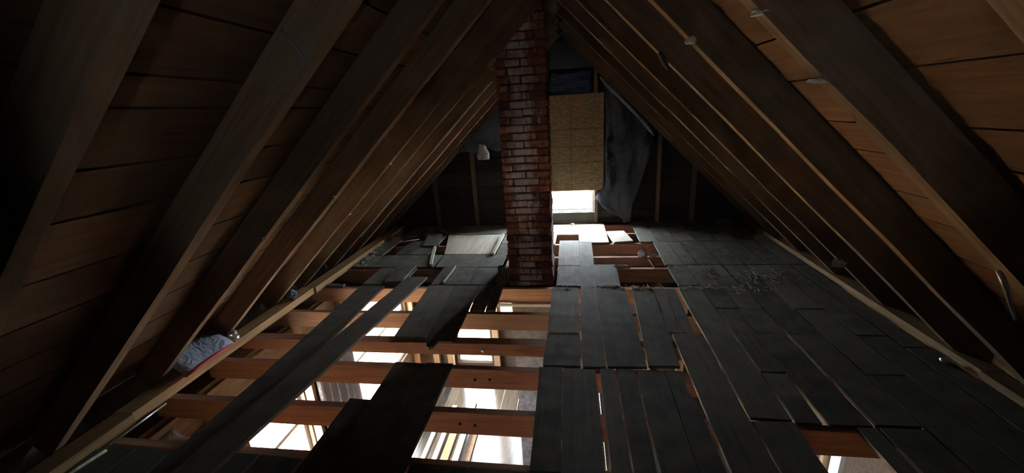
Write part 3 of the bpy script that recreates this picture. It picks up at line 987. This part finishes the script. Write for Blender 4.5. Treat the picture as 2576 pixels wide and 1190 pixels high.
loose('loose_plank', 'long dark plank lying askew over the open bays, edge white with dust', 0.62, 3.70, -2.03, -1.83, -1.72, -1.505, 0.026, n=16, cat='plank')
tag(poly_board('loose_board', [(0.425, 5.25), (0.65, 5.265), (0.71, 4.84), (0.50, 4.80), (0.47, 4.75)], 0.018, M['ply'], None, 0.0185), 'pale offcut of board lying over the hole beneath the gable window', 'board')
loose('narrow_strip', 'narrow pale strip of wood lying on boards left of the chimney', 4.09, 4.72, -1.62, -1.585, -1.78, -1.745, 0.022, 'ply', 0.02, 4, 'strip')
loose('loose_strip', 'thin strip with a pale edge on the boards near the chimney foot', 3.60, 4.05, -1.315, -1.30, -1.31, -1.295, 0.016, 'ply', 0.016, 4, 'strip')
loose('loose_board', 'short grey board raised on others at the far left of the floor', 4.74, 5.30, -1.93, -1.72, -2.06, -1.84, 0.022, 'floor', 0.02, 5)
loose('loose_board', 'short grey board overlapping the edge of the red bay', 3.60, 4.07, -1.93, -1.745, -1.97, -1.765, 0.022, 'floor', 0.02, 5)
loose('wood_strip', 'short strip of wood standing proud by the chimney hole', 4.42, 5.2, -0.965, -0.935, -0.965, -0.935, 0.03, 'ply', 0.03, 4, 'strip')
tag(box('wood_block', (-0.79, 3.86, 0.002), (-0.72, 3.90, 0.075), M['loose']), 'small block of wood at the foot of the chimney', 'block')
tag(tube('thin_stick', [(-2.42, 4.88, 0.012), (-2.27, 4.94, 0.02), (-2.08, 5.01, 0.028)], 0.006, M['cable']), 'thin pale stick lying across boards at the far left', 'stick')

# ------------------------------------------------------------------ cables, rags and scraps
side = -1
pts = [slope_pt(-1, s, -0.010 - 0.003 * math.sin(9 * s), 4.008) for s in [0.84 + 0.22 * k for k in range(11)]]
tag(tube('cable', [tuple(p) for p in pts], 0.007, M['cable']), 'thin white cable stapled along a rafter left of the chimney', 'cable')


def drip(name, label, side_, s, y, ln, r, mat, sway=0.02, cat='scrap'):
    p = slope_pt(side_, s, -0.002, y)
    q = [(p.x, p.y, p.z), (p.x + sway * .4, p.y, p.z - ln * .35), (p.x + sway * .8, p.y + 0.01, p.z - ln * .7), (p.x + sway, p.y, p.z - ln)]
    return tag(tube(name, q, [r * .8, r, r * .85, r * .5], mat), label, cat)


drip('hanging_foil', 'curled silver strip hanging from a rafter above the close-boarded eave', 1, 2.02, 1.36, 0.17, 0.008, M['metal'], 0.09, 'strip')
drip('hanging_strap', 'dark strap hanging over the edge of a rafter right of the peak', 1, 0.86, 2.50, 0.09, 0.016, M['dark'], 0.05, 'strap')


def on_slope(name, label, side_, s, y, size, mat, seed, cat='scrap'):
    p = slope_pt(side_, s, -size[2] * 0.5, y)
    return tag(crumple(name, tuple(p), size, mat, seed, None, 0.5, 2), label, cat)


on_slope('lint_tuft', 'small white tuft stuck on the edge of a rafter high on the roof slope', 1, 0.90, 1.95, (0.022, 0.022, 0.018), M['lint'], 4)
on_slope('paper_scrap', 'white scrap of paper stuck under the nearest rafter', 1, 0.925, 1.335, (0.026, 0.02, 0.012), M['lint'], 6)
on_slope('wasp_nest_scrap', 'pale crust on the underside of the nearest rafter, lower down', 1, 1.19, 1.345, (0.035, 0.02, 0.010), M['lint'], 7)
on_slope('cloth_scrap', 'pale scrap of cloth caught at a rafter foot over the close-boarded floor', 1, 2.97, 3.12, (0.05, 0.03, 0.05), M['lint'], 9)
for k, (s, y, lab) in enumerate(((1.95, 2.43, 'tiny white lint spot on the fourth rafter, mid slope'), (1.755, 3.02, 'white lint knot on a rafter with a dust line'), (2.33, 3.02, 'white lint knot lower on the rafter with a dust line'), (2.12, 1.90, 'white lint spot on the third rafter, mid slope'))):
    on_slope('lint_spot', lab, -1, s, y, (0.014, 0.012, 0.012), M['lint'], 11 + k, 'lint')
# chalk line struck across a rafter
p0, p1 = Vector((-0.92, 1.327, 1.90)), Vector((-0.855, 1.327, 1.805))
tag(tube('blue_string', [tuple(p0), tuple((p0 + p1) / 2 + Vector((0, -0.002, 0))), tuple(p1)], 0.003, M['chalk']), 'faint blue string across the side of the second rafter', 'string')

# insulation parcel at the eave between the rafters, with its red facing
par = tag(empty('insulation_parcel', (-2.66, 2.1, 0.047)), 'blue-grey wrapped insulation parcel with red edge at the eave', 'insulation')
g = []
for i in range(9):
    row = []
    for j in range(9):
        u, w = j / 8, i / 8
        y = 1.965 + 0.40 * u
        x = -2.56 - 0.20 * w
        z = 0.06 + 0.20 * w - 0.10 * w * w + wob((x, y, 0), 0.02, 9, 4)
        row.append((x, y, z))
    g.append(row)
sh = sheet('wrap', g, 0.004, M['batt'], par); sh.matrix_parent_inverse = Matrix.Translation((2.66, -2.1, -0.047))
rd = tube('red_edge', [(-2.556, 1.95, 0.062), (-2.552, 2.08, 0.066), (-2.556, 2.20, 0.064), (-2.56, 2.34, 0.062)], [0.008, 0.013, 0.012, 0.006], M['red'], par)
rd.matrix_parent_inverse = Matrix.Translation((2.66, -2.1, -0.047))
tag(crumple('foil_ball', (-2.63, 2.43, 0.047), (0.045, 0.045, 0.045), M['metal'], 2), 'crumpled silver foil ball above the insulation parcel', 'foil')
tag(crumple('film_scrap', (-2.63, 3.15, 0.046), (0.04, 0.06, 0.05), M['film'], 12), 'small crumpled film scrap on the plate at a rafter foot', 'scrap')
tag(tube('metal_rod', [(-2.545, 1.40, -0.012), (-2.545, 1.60, -0.011), (-2.545, 1.78, -0.010)], 0.007, M['metal']), 'shiny thin rod lying along the eave plate', 'rod')
tag(tube('green_strip', [(-2.535, 1.10, 0.008), (-2.515, 1.25, 0.009), (-2.49, 1.40, 0.008)], 0.008, M['straw']), 'dull green-yellow strip lying by the eave plate', 'strip')
# blue film drooping in the nearest eave bay
g = []
for i in range(8):
    row = []
    for j in range(10):
        u, w = j / 9, i / 7
        x = -2.60 + 0.30 * u; y = 1.58 + 0.23 * w
        z = -0.20 - 0.07 * math.sin(math.pi * u) - 0.05 * w + wob((x, y, 0), 0.05, 8, 6)
        row.append((x, y, z))
    g.append(row)
tag(sheet('film_in_bay', g, 0.002, M['batt']), 'blue-grey film sagging in the nearest open eave bay', 'plastic sheet')

# right eave scraps, and a spot of leaked sun under the window
tag(crumple('metal_scrap', (2.20, 2.44, 0.001), (0.03, 0.02, 0.016), M['metal'], 21), 'tiny shiny metal scrap beside the right eave plate', 'scrap')
tag(crumple('cloth_heap', (1.98, 5.55, 0.001), (0.12, 0.06, 0.05), M['loose'], 22), 'low dark cloth heap against the far wall in the eave', 'cloth')
tag(crumple('sun_leak_spot', (-0.02, 5.66, 0.001), (0.035, 0.02, 0.014), M['lint'], 23), 'white lump as a spot of leaking sun at the foot of the wall under the window', 'scrap')  # bright leak of sunlight modelled as a pale lump
# the little bag hung on the bare joist
bag = tag(crumple('small_bag', (0.735, 4.375, -0.0205), (0.042, 0.024, 0.055), M['drape'], 25), 'small pale plastic bag on a bare joist in the hole', 'bag')
tag(tube('bag_tail', [(0.77, 4.35, 0.01), (0.79, 4.25, 0.0), (0.80, 4.13, -0.01), (0.815, 4.02, -0.015)], 0.005, M['lint']), 'thin white string trailing over the hole from the small bag', 'string')
tag(crumple('fibre_wad', (0.485, 4.035, -0.02), (0.085, 0.03, 0.025), M['lint'], 27), 'white wad of fibre on a bare joist beside the grey boards', 'fibre')
tag(crumple('lint_heap', (0.865, 4.375, -0.02), (0.05, 0.02, 0.02), M['lint'], 28), 'white lint at the end of a bare joist by the floorboards', 'fibre')


# straw-like litter, nobody could count it
def litter(name, label, spots, mat, seed, r=0.0022):
    rnd = random.Random(seed)
    verts, faces = [], []
    for cx_, cy_, sx_, sy_, n in spots:
        for _ in range(n):
            x = rnd.gauss(cx_, sx_); y = rnd.gauss(cy_, sy_)
            a = rnd.uniform(0, 6.28); ln = rnd.uniform(0.02, 0.075); bend = rnd.uniform(-1.6, 1.6)
            P = []
            for k in range(4):
                P.append(Vector((x, y, 0.003 + abs(rnd.gauss(0, 0.006)))))
                x += math.cos(a) * ln / 3; y += math.sin(a) * ln / 3; a += bend / 3
            for p, q in zip(P[:-1], P[1:]):
                d = (q - p).normalized()
                s_ = d.cross(Z) * r
                b = len(verts)
                for w in (p, q):
                    verts += [tuple(w + s_), tuple(w - s_), tuple(w + Z * r * 1.6)]
                faces += [(b, b + 3, b + 4, b + 1), (b + 1, b + 4, b + 5, b + 2), (b + 2, b + 5, b + 3, b)]
    o = link(name, mesh(name, verts, faces, mat))
    return tag(o, label, 'litter', None, 'stuff')


litter('straw_litter', 'straw-like dry litter strewn over the far right boards', [(1.28, 3.85, 0.09, 0.09, 70), (1.60, 3.74, 0.14, 0.08, 50), (1.0, 4.12, 0.10, 0.10, 18), (1.8, 3.78, 0.1, 0.08, 25), (1.45, 3.50, 0.15, 0.05, 16)], M['straw'], 3)
litter('lint_litter', 'pale lint strewn along the joint across the floorboards', [(0.30, 3.51, 0.10, 0.012, 26), (0.62, 3.50, 0.10, 0.012, 26), (1.1, 3.5, 0.16, 0.02, 26), (-0.12, 3.49, 0.06, 0.012, 10), (1.45, 3.45, 0.12, 0.04, 14)], M['lint'], 4, 0.002)
litter('eave_litter', 'grey fluff gathered along the far left eave', [(-2.55, 4.6, 0.04, 0.2, 60), (-2.45, 4.3, 0.06, 0.1, 40)], M['lint'], 5, 0.003)

# ------------------------------------------------------------------ things in the room below
g = []
for i in range(9):
    row = []
    for j in range(33):
        u, w = j / 32, i / 8
        y = 3.10 + 0.68 * u; z = -0.55 - 1.75 * w
        row.append((XL + 0.085 + 0.028 * math.sin(u * 34) + 0.01 * math.sin(u * 11 + w * 2), y, z))
    g.append(row)
tag(sheet('drape', g, 0.003, M['drape']), 'pale pleated drape hanging beside the side window of the room below', 'drape')
for x, w, l0, l1, h_, mt, lab in ((-2.02, 0.05, 3.4, 4.9, 0.03, 'white', 'white trim board nearest the side wall on the lower floor'), (-1.86, 0.06, 3.3, 5.0, 0.035, 'white', 'second white trim board from the side wall on the lower floor'),
                                  (-1.73, 0.10, 3.5, 4.8, 0.025, 'lowwall', 'tan board lying between white trim boards on the lower floor'), (-1.58, 0.08, 3.2, 5.1, 0.03, 'white', 'third white trim board from the side wall on the lower floor'),
                                  (-1.44, 0.11, 3.4, 4.7, 0.025, 'lowback', 'brown board lying on the lower floor beside the trim')):
    tag(box('trim_board' if mt == 'white' else 'floor_plank', (x - w / 2, l0, LOW + 0.001), (x + w / 2, l1, LOW + h_), M[mt]), lab, 'board')
